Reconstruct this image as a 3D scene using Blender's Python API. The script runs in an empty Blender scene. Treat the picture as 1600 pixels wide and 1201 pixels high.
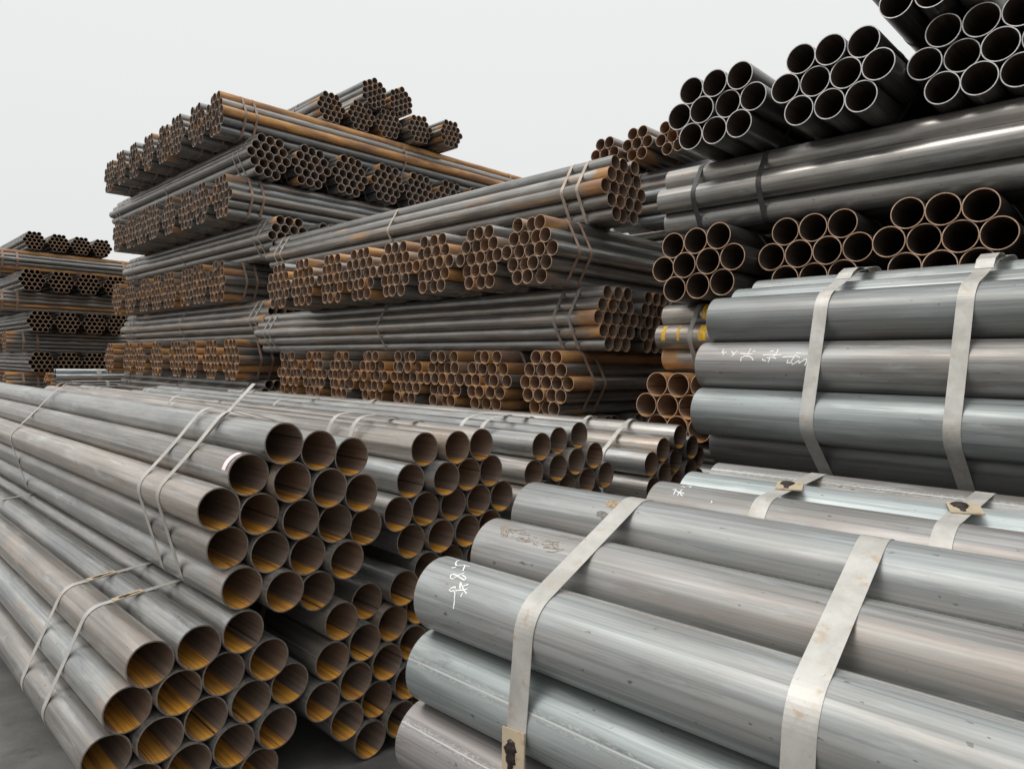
import bpy, math, random
from mathutils import Vector, Matrix
random.seed(11)
R_ = math.radians
sc = bpy.context.scene
# ------------------------------------------------------------------ camera
EYE = 1.46                       # eye height above the yard, metres
F_PX = 1100.0                    # focal length in photo pixels (photo 1600 x 1201)
PITCH, ROLL = R_(-1.55), R_(0.93)
_f = Vector((0, math.cos(PITCH), math.sin(PITCH)))
_u = Vector((0, -math.sin(PITCH), math.cos(PITCH)))
_r = Vector((1, 0, 0))
RIGHT = _r * math.cos(ROLL) + _u * math.sin(ROLL)
UP = _u * math.cos(ROLL) - _r * math.sin(ROLL)
FWD = _f
cam_d = bpy.data.cameras.new('camera')
cam_d.sensor_fit = 'HORIZONTAL'
cam_d.sensor_width = 36.0
cam_d.lens = F_PX / 1600 * 36.0
cam_d.clip_start, cam_d.clip_end = 0.02, 2000
cam = bpy.data.objects.new('camera', cam_d)
sc.collection.objects.link(cam)
m = Matrix((RIGHT, UP, -FWD)).transposed().to_4x4()
m.translation = (0, 0, EYE)
cam.matrix_world = m
sc.camera = cam
# ------------------------------------------------------------------ sky, sun, exposure
SUN_EL, SUN_AZ = R_(58), R_(250)      # azimuth clockwise from +y: light comes from the left, a little behind
world = bpy.data.worlds.new('World')
sc.world = world
world.use_nodes = True
wt = world.node_tree
wt.nodes.clear()
w_out = wt.nodes.new('ShaderNodeOutputWorld')
w_bg = wt.nodes.new('ShaderNodeBackground')
w_sky = wt.nodes.new('ShaderNodeTexSky')
w_sky.sky_type = 'NISHITA'
w_sky.sun_disc = False
w_sky.sun_elevation = SUN_EL
w_sky.sun_rotation = SUN_AZ
w_sky.dust_density = 4.0
w_mul = wt.nodes.new('ShaderNodeVectorMath'); w_mul.operation = 'SCALE'; w_mul.inputs['Scale'].default_value = 0.06
wt.links.new(w_sky.outputs[0], w_mul.inputs[0])
w_tc = wt.nodes.new('ShaderNodeTexCoord')
w_sep = wt.nodes.new('ShaderNodeSeparateXYZ')
wt.links.new(w_tc.outputs['Generated'], w_sep.inputs[0])
w_ramp = wt.nodes.new('ShaderNodeValToRGB')          # even cloud deck, a little brighter overhead
w_ramp.color_ramp.elements[0].position = 0.0
w_ramp.color_ramp.elements[0].color = (0.80, 0.80, 0.80, 1)
w_ramp.color_ramp.elements[1].position = 1.0
w_ramp.color_ramp.elements[1].color = (1.95, 1.99, 1.99, 1)
e_ = w_ramp.color_ramp.elements.new(0.52); e_.color = (0.89, 0.905, 0.90, 1)
wt.links.new(w_sep.outputs['Z'], w_ramp.inputs[0])
w_mix = wt.nodes.new('ShaderNodeMix'); w_mix.data_type = 'RGBA'
w_mix.inputs[0].default_value = 0.96
wt.links.new(w_mul.outputs[0], w_mix.inputs[6])
wt.links.new(w_ramp.outputs[0], w_mix.inputs[7])
wt.links.new(w_mix.outputs[2], w_bg.inputs['Color'])
w_bg.inputs['Strength'].default_value = 1.0
wt.links.new(w_bg.outputs[0], w_out.inputs[0])
sun_d = bpy.data.lights.new('sun', 'SUN')
sun_d.energy = 1.2
sun_d.angle = R_(25)
sun_d.color = (1.0, 0.97, 0.93)
sun = bpy.data.objects.new('sun', sun_d)
sc.collection.objects.link(sun)
sdir = Vector((math.sin(SUN_AZ) * math.cos(SUN_EL), math.cos(SUN_AZ) * math.cos(SUN_EL), math.sin(SUN_EL)))
sun.rotation_euler = sdir.to_track_quat('Z', 'Y').to_euler()
sun.location = (0, 0, 30)
sc.view_settings.view_transform = 'Standard'
sc.view_settings.look = 'None'
sc.view_settings.exposure = 0.0
sc.view_settings.gamma = 1.0
sc.view_settings.use_curve_mapping = False
sc.render.engine = 'CYCLES'
sc.cycles.max_bounces = 5
sc.cycles.diffuse_bounces = 3
sc.cycles.glossy_bounces = 4

# ------------------------------------------------------------------ node helper
class NT:
    def __init__(s, name):
        s.m = bpy.data.materials.new(name); s.m.use_nodes = True
        s.t = s.m.node_tree; s.t.nodes.clear()
        s.out = s.t.nodes.new('ShaderNodeOutputMaterial')
        s.bsdf = s.t.nodes.new('ShaderNodeBsdfPrincipled')
        s.t.links.new(s.bsdf.outputs[0], s.out.inputs[0])
    def n(s, ty, **kw):
        nd = s.t.nodes.new('ShaderNode' + ty)
        for k, v in kw.items(): setattr(nd, k, v)
        return nd
    def put(s, sock, v):
        if isinstance(v, bpy.types.NodeSocket): s.t.links.new(v, sock)
        elif v is not None: sock.default_value = v
    def math(s, op, a, b=None, c=None, clamp=False):
        nd = s.n('Math', operation=op, use_clamp=clamp)
        for i, v in enumerate((a, b, c)): s.put(nd.inputs[i], v)
        return nd.outputs[0]
    def vmath(s, op, a, b=None):
        nd = s.n('VectorMath', operation=op)
        s.put(nd.inputs[0], a); s.put(nd.inputs[1], b)
        return nd.outputs[0]
    def comb(s, x, y, z):
        nd = s.n('CombineXYZ')
        for i, v in enumerate((x, y, z)): s.put(nd.inputs[i], v)
        return nd.outputs[0]
    def noise(s, vec, scale, detail=4, rough=0.55, dist=0.0):
        nd = s.n('TexNoise'); s.put(nd.inputs['Vector'], vec)
        nd.inputs['Scale'].default_value = scale; nd.inputs['Detail'].default_value = detail
        nd.inputs['Roughness'].default_value = rough; nd.inputs['Distortion'].default_value = dist
        return nd.outputs[0]
    def ramp(s, v, lo, hi, a=0.0, b=1.0):
        nd = s.n('MapRange', interpolation_type='SMOOTHSTEP', clamp=True)
        for i, x in enumerate((v, lo, hi, a, b)): s.put(nd.inputs[i], x)
        return nd.outputs[0]
    def mix(s, f, a, b, mode='MIX'):
        nd = s.n('Mix', data_type='RGBA', blend_type=mode)
        s.put(nd.inputs[0], f)
        for i, v in ((6, a), (7, b)):
            if isinstance(v, tuple) and len(v) == 3: v = v + (1,)
            s.put(nd.inputs[i], v)
        return nd.outputs[2]
    def set(s, **kw):
        for k in kw:
            for l in list(s.bsdf.inputs[k.replace('_', ' ')].links): s.t.links.remove(l)
        for k, v in kw.items():
            k = k.replace('_', ' ')
            if isinstance(v, tuple) and len(v) == 3: v = v + (1,)
            s.put(s.bsdf.inputs[k], v)
    def bump(s, h, strength, dist=0.002):
        nd = s.n('Bump'); nd.inputs['Strength'].default_value = strength; nd.inputs['Distance'].default_value = dist
        s.put(nd.inputs['Height'], h)
        s.put(s.bsdf.inputs['Normal'], nd.outputs[0])

# object colour channels of a pipe: R rust, G brown tone, B lightness, A orange deposit inside
def obj_frame(k):
    tc = k.n('TexCoord'); sep = k.n('SeparateXYZ'); k.put(sep.inputs[0], tc.outputs['Object'])
    oi = k.n('ObjectInfo'); sc_ = k.n('SeparateColor'); k.put(sc_.inputs[0], oi.outputs['Color'])
    x, y, z = sep.outputs
    rnd = oi.outputs['Random']
    seed = k.comb(k.math('MULTIPLY', rnd, 371.0), k.math('MULTIPLY', rnd, 913.0), k.math('MULTIPLY', rnd, 537.0))
    return x, y, z, rnd, seed, sc_.outputs[0], sc_.outputs[1], sc_.outputs[2], oi.outputs['Alpha'], tc.outputs['Object']

def mat_outer(large=False):
    k = NT('steel_pipe_outside' + ('_large' if large else ''))
    x, y, z, rnd, seed, rust, tone, light, orange, P = obj_frame(k)
    def st(ax, ar): return k.vmath('ADD', k.comb(k.math('MULTIPLY', x, ax), k.math('MULTIPLY', y, ar), k.math('MULTIPLY', z, ar)), seed)
    streak = k.noise(st(0.55, 60.0), 1.0, 4, 0.62)
    streak2 = k.noise(st(1.6, 170.0), 1.0, 4, 0.6)
    blotch = k.noise(st(2.2, 11.0), 1.0, 5, 0.6)
    speck = k.noise(st(90.0, 240.0), 1.0, 3, 0.7)
    # weld seam, a line along the pipe
    ang = k.math('ARCTAN2', y, z)
    ph = k.math('FRACT', k.math('ADD', k.math('DIVIDE', ang, 2 * math.pi), k.math('MULTIPLY', rnd, 7.31)))
    sd = k.math('ABSOLUTE', k.math('SUBTRACT', ph, 0.5))
    wob = k.math('MULTIPLY', k.math('SUBTRACT', blotch, 0.5), 0.006)
    sd = k.math('ADD', sd, wob)
    line = k.ramp(sd, 0.0012, 0.0045, 1.0, 0.0)
    band = k.math('MULTIPLY', k.ramp(sd, 0.012, 0.03, 1.0, 0.0), k.ramp(speck, 0.5, 0.64))
    cool = k.mix(k.ramp(blotch, 0.35, 0.7), (0.215, 0.230, 0.236), (0.300, 0.326, 0.332))
    warm = k.mix(k.ramp(blotch, 0.3, 0.7), (0.248, 0.208, 0.176), (0.325, 0.292, 0.258))
    if large:       # hot-rolled bloom: slow change between greenish and taupe oxide
        slow = k.noise(st(1.1, 7.0), 1.0, 3, 0.55)
        cool = k.mix(k.ramp(slow, 0.35, 0.65), (0.225, 0.250, 0.246), (0.335, 0.362, 0.358))
        warm = k.mix(k.ramp(slow, 0.35, 0.65), (0.240, 0.210, 0.186), (0.318, 0.296, 0.284))
    tf = k.math('ADD', tone, k.math('ADD', k.math('MULTIPLY', k.math('SUBTRACT', streak, 0.5), 0.9), k.math('MULTIPLY', k.math('SUBTRACT', blotch, 0.5), 1.4)), clamp=True)
    col = k.mix(tf, cool, warm)
    dark = k.ramp(streak2, 0.28, 0.66, 0.86, 1.05)
    col = k.mix(1.0, col, k.comb(dark, dark, dark), 'MULTIPLY')
    dk2 = k.ramp(streak, 0.3, 0.62, 0.72, 1.06)
    col = k.mix(1.0, col, k.comb(dk2, dk2, dk2), 'MULTIPLY')
    col = k.mix(1.0, col, k.comb(light, light, light), 'MULTIPLY')
    col = k.mix(k.math('MULTIPLY', line, 0.75), col, (0.60, 0.58, 0.55))
    col = k.mix(k.math('MULTIPLY', band, 0.5), col, (0.55, 0.53, 0.50))
    scale_ = k.noise(st(2.6, 26.0), 1.0, 5, 0.68, 0.5)            # flaky mill scale
    col = k.mix(k.ramp(scale_, 0.52, 0.68, 0.0, 0.45), col, k.mix(1.0, (0.40, 0.425, 0.43), k.comb(light, light, light), 'MULTIPLY'))
    col = k.mix(k.ramp(scale_, 0.28, 0.42, 0.40, 0.0), col, (0.10, 0.098, 0.095))
    # small dark nicks and pale spatter
    nick = k.noise(st(30.0, 70.0), 1.0, 2, 0.5)
    col = k.mix(k.ramp(nick, 0.71, 0.75, 0, 0.65), col, (0.07, 0.065, 0.06))
    # rust: near end zone (all along when the channel is near one) plus scattered bloom
    elen = k.math('ADD', k.math('MULTIPLY', rust, 0.42), k.math('MULTIPLY', k.math('GREATER_THAN', rust, 0.9), 20.0))
    xe = k.math('ADD', x, k.math('MULTIPLY', k.math('SUBTRACT', blotch, 0.5), 0.8))
    endz = k.ramp(k.math('DIVIDE', xe, elen), 0.55, 1.0, 1.0, 0.0)
    endz = k.math('MULTIPLY', endz, k.ramp(rust, 0.25, 0.6))
    bloom = k.math('MULTIPLY', k.ramp(k.noise(st(1.5, 16.0), 1.0, 4, 0.7), 0.53, 0.74), k.math('MULTIPLY', k.ramp(rust, 0.15, 0.7), 1.1), clamp=True)
    rm = k.math('MAXIMUM', k.math('MULTIPLY', endz, k.ramp(streak, 0.2, 0.55, 0.55, 1.0)), bloom)
    rcol = k.mix(k.ramp(blotch, 0.35, 0.68), (0.26, 0.12, 0.05), (0.64, 0.32, 0.085))
    rcol = k.mix(k.ramp(speck, 0.45, 0.75, 0, 0.4), rcol, (0.16, 0.08, 0.045))
    col = k.mix(k.math('MULTIPLY', rm, 0.92), col, rcol)
    k.set(Base_Color=col, Metallic=k.math('SUBTRACT', 0.72, k.math('MULTIPLY', rm, 0.62)),
          Roughness=k.math('ADD', k.ramp(scale_, 0.3, 0.7, 0.28, 0.41), k.math('MULTIPLY', rm, 0.28)))
    if large:
        k.set(Metallic=0.50, Roughness=k.ramp(scale_, 0.3, 0.7, 0.38, 0.54))
    h = k.math('ADD', k.math('MULTIPLY', streak2, 0.5), k.math('ADD', k.math('MULTIPLY', speck, 0.25), k.math('MULTIPLY', line, 0.6)))
    k.bump(h, 0.16, 0.001)
    return k.m

def mat_inner():
    k = NT('steel_pipe_inside')
    x, y, z, rnd, seed, rust, tone, light, orange, P = obj_frame(k)
    def st(ax, ar): return k.vmath('ADD', k.comb(k.math('MULTIPLY', x, ax), k.math('MULTIPLY', y, ar), k.math('MULTIPLY', z, ar)), seed)
    streak = k.noise(st(0.8, 75.0), 1.0, 6, 0.65)
    blotch = k.noise(st(6.0, 14.0), 1.0, 4, 0.6)
    rad = k.math('SQRT', k.math('ADD', k.math('MULTIPLY', y, y), k.math('MULTIPLY', z, z)))
    down = k.math('DIVIDE', k.math('MULTIPLY', z, -1.0), rad)
    down = k.math('ADD', down, k.math('MULTIPLY', k.math('SUBTRACT', streak, 0.5), 0.5))
    depo = k.math('MULTIPLY', k.ramp(down, 0.78, 0.92), k.math('MULTIPLY', orange, k.ramp(blotch, 0.2, 0.5, 0.6, 1.0)))
    base = k.mix(k.ramp(streak, 0.3, 0.7), (0.155, 0.115, 0.092), (0.27, 0.205, 0.165))
    base = k.mix(k.math('MULTIPLY', rust, k.ramp(blotch, 0.3, 0.65)), base, (0.40, 0.225, 0.12))
    oc = k.mix(k.ramp(streak, 0.35, 0.62), (0.55, 0.22, 0.035), (0.95, 0.46, 0.06))
    oc = k.mix(k.ramp(k.noise(st(2.5, 190.0), 1.0, 3, 0.6), 0.60, 0.66, 0, 0.85), oc, (0.045, 0.03, 0.02))
    ang = k.math('ARCTAN2', y, z)
    ph = k.math('FRACT', k.math('ADD', k.math('DIVIDE', ang, 2 * math.pi), k.math('MULTIPLY', rnd, 7.31)))
    sd = k.math('ABSOLUTE', k.math('SUBTRACT', ph, 0.5))
    dk = k.ramp(orange, 0.06, 0.35, 0.30, 1.0)
    base = k.mix(1.0, base, k.comb(dk, dk, dk), 'MULTIPLY')
    col = k.mix(depo, base, oc)
    col = k.mix(k.ramp(sd, 0.004, 0.009, 0.85, 0.0), col, (0.03, 0.022, 0.018))
    k.set(Base_Color=col, Metallic=0.15, Roughness=0.62)
    k.bump(streak, 0.2, 0.001)
    return k.m

def mat_rim(name, a, b, metal, rough):
    k = NT(name)
    tc = k.n('TexCoord')
    nz = k.noise(tc.outputs['Object'], 90.0, 3, 0.6)
    nz2 = k.noise(tc.outputs['Object'], 14.0, 3, 0.6)
    c = k.mix(k.ramp(nz2, 0.35, 0.65), a, b)
    v = k.ramp(nz, 0.3, 0.7, 0.7, 1.1)
    k.set(Base_Color=k.mix(1.0, c, k.comb(v, v, v), 'MULTIPLY'), Metallic=metal, Roughness=rough)
    return k.m

M_OUT, M_OUT_L, M_IN = mat_outer(), mat_outer(True), mat_inner()
RIMS = {
    'rusty': mat_rim('cut_edge_rusted', (0.46, 0.27, 0.16), (0.64, 0.44, 0.31), 0.1, 0.55),
    'bare': mat_rim('cut_edge_bare', (0.62, 0.60, 0.58), (0.75, 0.72, 0.70), 0.35, 0.4),
    'dull': mat_rim('cut_edge_dull', (0.16, 0.13, 0.11), (0.30, 0.26, 0.22), 0.3, 0.5),
    'tan': mat_rim('cut_edge_tan', (0.46, 0.38, 0.32), (0.62, 0.54, 0.47), 0.25, 0.45),
}

def mat_strap(name, a, b, stain, amount, metal=0.35, rough=0.5):
    k = NT(name)
    tc = k.n('TexCoord'); oi = k.n('ObjectInfo')
    off = k.math('MULTIPLY', oi.outputs['Random'], 91.0)
    P = k.vmath('ADD', tc.outputs['Object'], k.comb(off, off, off))
    n1 = k.noise(P, 9.0, 5, 0.62); n2 = k.noise(P, 120.0, 4, 0.7); n3 = k.noise(P, 28.0, 4, 0.6)
    c = k.mix(k.ramp(n1, 0.3, 0.7), a, b)
    c = k.mix(k.math('MULTIPLY', k.ramp(n3, 0.56, 0.72), amount), c, stain)
    c = k.mix(k.ramp(n2, 0.62, 0.72, 0, 0.35), c, (0.12, 0.10, 0.08))
    k.set(Base_Color=c, Metallic=metal, Roughness=rough)
    k.bump(n2, 0.15, 0.001)
    return k.m
STRAPS = {
    'galv': mat_strap('strap_galvanised', (0.38, 0.362, 0.33), (0.53, 0.51, 0.475), (0.40, 0.26, 0.13), 0.55),
    'rust': mat_strap('strap_rusted', (0.24, 0.155, 0.11), (0.36, 0.25, 0.19), (0.30, 0.12, 0.05), 0.7, 0.15, 0.65),
    'grey': mat_strap('strap_dull_grey', (0.24, 0.22, 0.20), (0.40, 0.36, 0.32), (0.26, 0.14, 0.07), 0.6, 0.3, 0.55),
    'tan': mat_strap('strap_tan', (0.36, 0.29, 0.23), (0.50, 0.43, 0.36), (0.32, 0.17, 0.08), 0.6, 0.25, 0.55),
    'black': mat_strap('strap_black', (0.05, 0.05, 0.052), (0.09, 0.088, 0.085), (0.12, 0.08, 0.06), 0.4, 0.4, 0.45),
}
M_CLIP = mat_strap('weld_plate', (0.42, 0.35, 0.25), (0.52, 0.42, 0.29), (0.34, 0.17, 0.07), 0.9, 0.2, 0.6)
def simple(name, c, metal=0.0, rough=0.6, nscale=60, var=0.25):
    k = NT(name); tc = k.n('TexCoord'); n = k.noise(tc.outputs['Object'], nscale, 4, 0.6)
    v = k.ramp(n, 0.3, 0.7, 1 - var, 1 + var)
    k.set(Base_Color=k.mix(1.0, c, k.comb(v, v, v), 'MULTIPLY'), Metallic=metal, Roughness=rough)
    return k.m
M_WELD = simple('weld_bead', (0.035, 0.024, 0.022), 0.4, 0.35, 200, 0.5)
M_CHALK = simple('paint_marker_white', (0.80, 0.80, 0.78), 0, 0.7, 150, 0.12)
M_YEL = simple('paint_yellow', (0.62, 0.36, 0.02), 0, 0.6, 60, 0.35)
M_STICK = simple('sticker_paper', (0.80, 0.77, 0.75), 0, 0.5, 90, 0.08)
M_RED = simple('sticker_red', (0.50, 0.10, 0.12), 0, 0.5, 90, 0.2)
def mat_wood():
    k = NT('timber'); tc = k.n('TexCoord')
    mp = k.n('Mapping'); k.put(mp.inputs[0], tc.outputs['Object']); mp.inputs['Scale'].default_value = (30, 2.5, 30)
    n = k.noise(mp.outputs[0], 1.0, 6, 0.65)
    k.set(Base_Color=k.mix(k.ramp(n, 0.3, 0.7), (0.10, 0.07, 0.045), (0.24, 0.17, 0.11)), Roughness=0.85); k.bump(n, 0.5, 0.004)
    return k.m
M_WOOD = mat_wood()
M_CONC = simple('concrete', (0.27, 0.26, 0.25), 0, 0.9, 25, 0.25)
def mat_ground():
    k = NT('yard_concrete'); tc = k.n('TexCoord'); P = tc.outputs['Object']
    n1 = k.noise(P, 1.3, 6, 0.62); n2 = k.noise(P, 45.0, 5, 0.7); n3 = k.noise(P, 6.0, 4, 0.6, 0.4)
    c = k.mix(k.ramp(n1, 0.3, 0.7), (0.070, 0.068, 0.065), (0.19, 0.185, 0.175))
    c = k.mix(k.ramp(n3, 0.55, 0.75, 0, 0.6), c, (0.045, 0.036, 0.030))
    c = k.mix(k.ramp(n2, 0.55, 0.75, 0, 0.5), c, (0.19, 0.185, 0.175))
    k.set(Base_Color=c, Roughness=k.ramp(n1, 0.3, 0.7, 0.5, 0.85)); k.bump(n2, 0.35, 0.004)
    return k.m
M_GROUND = mat_ground()

# ------------------------------------------------------------------ yard axes and ground
A0 = R_(45.0)
UV = Vector((math.cos(A0), math.sin(A0), 0))       # into the stacks
WV = Vector((-math.sin(A0), math.cos(A0), 0))      # along the front of the stacks, to the left
G_TOP, G_LOW, G_U0, G_U1 = 0.0, -0.13, 0.9, 3.6    # gentle fall towards the stacks
def ground_z(p):
    u = p.x * UV.x + p.y * UV.y
    t = min(max((u - G_U0) / (G_U1 - G_U0), 0), 1)
    return G_TOP + (G_LOW - G_TOP) * t
def uw(u, w, z): return UV * u + WV * w + Vector((0, 0, z + EYE))     # z relative to the eye
def link(o): sc.collection.objects.link(o); return o
def mesh(name, verts, faces, mats, idx=None, smooth=False):
    me = bpy.data.meshes.new(name); me.from_pydata(verts, [], faces)
    for mt in mats: me.materials.append(mt)
    if idx: me.polygons.foreach_set('material_index', idx)
    if smooth: me.polygons.foreach_set('use_smooth', [True] * len(faces))
    me.update(); return me
gv = []
for u in (-400, G_U0, G_U1, 500):
    for w in (-400, 400):
        p = UV * u + WV * w
        gv.append((p.x, p.y, ground_z(p)))
g = link(bpy.data.objects.new('ground', mesh('ground', gv, [(0, 2, 3, 1), (2, 4, 5, 3), (4, 6, 7, 5)], [M_GROUND])))
g['kind'] = 'structure'

# ------------------------------------------------------------------ pipe, strap and clip meshes (shared)
_pm = {}
def pipe_mesh(d, L, rim, wall, seg):
    key = (round(d, 4), round(L, 3), rim, seg)
    if key in _pm: return _pm[key]
    ro, ri = d / 2, d / 2 - wall
    v, f, mi = [], [], []
    def ring(x, r):
        b = len(v)
        for i in range(seg):
            a = 2 * math.pi * i / seg
            v.append((x, r * math.cos(a), r * math.sin(a)))
        return b
    def band(a, b, m_):
        for i in range(seg):
            j = (i + 1) % seg
            f.append((a + i, a + j, b + j, b + i)); mi.append(m_)
    o0, o1 = ring(0, ro), ring(L, ro)
    band(o1, o0, 0)
    i0, i1 = ring(0, ri), ring(L, ri)
    band(i0, i1, 2)
    for x, s in ((0, 1), (L, -1)):
        a, b = ring(x, ro), ring(x, ri)
        band(a, b, 1) if s < 0 else band(b, a, 1)
    me = mesh('pipe', v, f, [M_OUT_L if d > 0.18 else M_OUT, RIMS[rim], M_IN], mi, True)
    _pm[key] = me
    return me
def hex_uv(r, c, d, n): return ((c - (n[r] - 1) / 2) * d, ((len(n) - 1) / 2 - r) * d * 0.8662)
def hull(pts):
    pts = sorted(set(pts))
    def half(ps):
        h = []
        for p in ps:
            while len(h) > 1 and (h[-1][0]-h[-2][0])*(p[1]-h[-2][1]) - (h[-1][1]-h[-2][1])*(p[0]-h[-2][0]) <= 0: h.pop()
            h.append(p)
        return h
    a, b = half(pts), half(pts[::-1])
    return a[:-1] + b[:-1]
def hull_loop(d, n, extra=0.0006):
    pts = []
    for r in range(len(n)):
        for c in range(n[r]):
            y, z = hex_uv(r, c, d, n)
            for i in range(60):
                a = 2 * math.pi * i / 60
                pts.append((round(y + (d/2+extra) * math.cos(a), 6), round(z + (d/2+extra) * math.sin(a), 6)))
    return hull(pts)
_sm = {}
def strap_mesh(d, n, width, th, kind, slack=None):
    key = (round(d, 4), n, width, kind, slack)
    if key in _sm: return _sm[key]
    lp = hull_loop(d, n)
    if slack:
        fine = []
        for i in range(len(lp)):
            a, b = lp[i], lp[(i+1) % len(lp)]; m_ = max(1, int(math.hypot(b[0]-a[0], b[1]-a[1])/0.02))
            fine += [(a[0]+(b[0]-a[0])*j/m_, a[1]+(b[1]-a[1])*j/m_) for j in range(m_)]
        lp = []
        for y, z in fine:
            q = max(0.0, math.cos(math.atan2(z, y) - slack[0]))**slack[2]*slack[1]; l = math.hypot(y, z)
            lp.append((y + y/l*q, z + z/l*q))
    N = len(lp)
    nr = []
    for i in range(N):
        a, b = lp[i-1], lp[(i+1) % N]
        tx, ty = b[0]-a[0], b[1]-a[1]; l = math.hypot(tx, ty) or 1
        nr.append((ty/l, -tx/l))
    v, f = [], []
    for i in range(N):
        (y, z), (ny, nz) = lp[i], nr[i]
        v += [(-width/2, y, z), (width/2, y, z), (width/2, y+ny*th, z+nz*th), (-width/2, y+ny*th, z+nz*th)]
    for i in range(N):
        a, b = 4*i, 4*((i+1) % N)
        f += [(a+3, a+2, b+2, b+3), (a, b, b+1, a+1), (a+1, b+1, b+2, a+2), (a, a+3, b+3, b)]
    me = mesh('strap', v, f, [STRAPS[kind]])
    _sm[key] = me
    return me
def box_mesh(name, sx, sy, sz, mat):
    v = [(x*sx/2, y*sy/2, z*sz/2) for x in (-1, 1) for y in (-1, 1) for z in (-1, 1)]
    return mesh(name, v, [(0,1,3,2), (4,6,7,5), (0,4,5,1), (2,3,7,6), (0,2,6,4), (1,5,7,3)], [mat])

# ------------------------------------------------------------------ bundle builder
BUNDLES = {}
N19, N10, N7 = (3, 4, 5, 4, 3), (3, 4, 3), (2, 3, 2)
FLOOR = []                                        # bundles that stand on the yard
def pal(kind, r=0, c=0):
    q = random.random
    if kind == 'near':   return (random.choice((0.05, 0.08, 0.12, 0.2, 0.30, 0.36)), 0.3 + 0.7*q(), 1.1 + 0.5*q(), 0.8 + 0.2*q())
    if kind == 'big':    return (0.0 + 0.04*q(), 0.05 + 0.55*q(), 1.05 + 0.3*q(), 0.4)
    if kind == 'ends':   return (random.choice((0.12, 0.2, 0.25, 0.3, 0.4, 0.55, 0.8)), 0.3 + 0.6*q(), 0.95 + 0.35*q(), 0.35 + 0.3*q())
    if kind == 'greyends': return (random.choice((0.08, 0.12, 0.2, 0.25, 0.35, 0.5)), 0.2 + 0.7*q(), 0.9 + 0.35*q(), 0.35 + 0.2*q())
    if kind == 'oldends':return (random.choice((0.25, 0.35, 0.45, 0.6, 0.75, 0.95)), 0.4 + 0.6*q(), 0.8 + 0.3*q(), 0.5 + 0.3*q())
    if kind == 'side':   return (random.choice((0.05, 0.12, 0.2, 0.3, 0.55)), 0.45 + 0.55*q(), 0.85 + 0.4*q(), 0.2 + 0.2*q())
    if kind == 'dark':   return (0.10 + 0.15*q(), 0.4 + 0.5*q(), 0.45 + 0.2*q(), 0.10)
    if kind == 'galvan': return (0.0, 0.0, 1.9 + 0.3*q(), 0.0)
    if kind == 'scrap':  return (0.95, 0.8, 0.9, 0.8)
    return (0.1, 0.5, 1.0, 0.3)
def bundle(key, label, group, C, yaw, face, roll=0.0, d=0.114, n=N19, L=6.0, wall=0.0042, rim='rusty', palette='ends',
           straps=(), strap='rust', swidth=0.030, offs=None, jit=0.012, seg=28, name='pipe_bundle', colors=None, floor=False, cat='pipe bundle', slack=None):
    """C: centre of the end face nearest the start of the pipes. face 'near': pipes run away from the viewer along the axis;
    'far': pipes run back along the axis. yaw: direction of the axis, from +y towards -x."""
    ax = Vector((-math.sin(yaw), math.cos(yaw), 0))
    s = 1
    if face == 'far': ax = -ax; s = -1
    rot = math.atan2(ax.y, ax.x)
    hh = 0.5*d + (len(n)-1)/2*d*0.8662
    low = 1e9; pos = []
    for r in range(len(n)):
        for c in range(n[r]):
            uu, vv = hex_uv(r, c, d, n)
            a = uu*math.cos(roll) - vv*math.sin(roll); b = uu*math.sin(roll) + vv*math.cos(roll)
            pos.append((r, c, -s*a, b)); low = min(low, b - d/2)
    root = link(bpy.data.objects.new(name, None))
    root.empty_display_size = 0.1
    root.location = C + Vector((0, 0, low)); root.rotation_euler = (0, 0, rot)
    root['label'] = label; root['category'] = cat
    if group: root['group'] = group
    me = pipe_mesh(d, L, rim, wall, seg)
    pipes = {}
    for r, c, y, z in pos:
        off = (random.random()*2-1)*jit
        if offs and offs[r][c] is not None: off = offs[r][c]
        o = link(bpy.data.objects.new('pipe', me)); o.parent = root
        o.location = (off, y, z - low)
        o.color = pal(palette, r, c) if not (colors and (r, c) in colors) else colors[(r, c)]
        pipes[(r, c)] = o
    st = []
    for x in straps:
        o = link(bpy.data.objects.new('strap', strap_mesh(d, n, swidth, 0.0016, strap, slack))); o.parent = root
        o.location = (x, 0, -low); o.rotation_euler = (-s*roll if s > 0 else roll, 0, (random.random()*2-1)*R_(1.6))
        st.append(o)
    b = dict(root=root, pipes=pipes, straps=st, d=d, n=n, L=L, low=C.z+low, C=C, ax=ax, rot=rot, lowrel=low, roll=roll, s=s, hh=hh)
    BUNDLES[key] = b
    if floor: FLOOR.append(key)
    return b
def P3(x, y, z): return Vector((x, y, z + EYE))
YL = R_(45.5)

# ------------------------------------------------------------------ pixel helpers (photo pixel -> ray -> point on a pipe)
def ray(px, py): return (RIGHT*((px-800)/F_PX) + UP*((600.5-py)/F_PX) + FWD).normalized()
def on_pipe(b, rc, px, py, lift=0.0):
    """photo pixel -> (distance along pipe, y, z) in the pipe's own frame, on its near surface"""
    o = b['pipes'][rc]; k = ray(px, py)
    T = Matrix.Translation(b['root'].location) @ Matrix.Rotation(b['rot'], 4, 'Z') @ Matrix.Translation(o.location)
    Ti = T.inverted(); p = Ti @ Vector((0, 0, EYE)); q = Ti.to_3x3() @ k
    R = b['d']/2 + lift
    A = q.y*q.y + q.z*q.z; Bq = p.y*q.y + p.z*q.z; Cq = p.y*p.y + p.z*p.z - R*R
    D = Bq*Bq - A*Cq
    t = (-Bq - math.sqrt(max(D, 0)))/A
    h = p + q*t
    return h.x, math.atan2(h.z, h.y)
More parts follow.
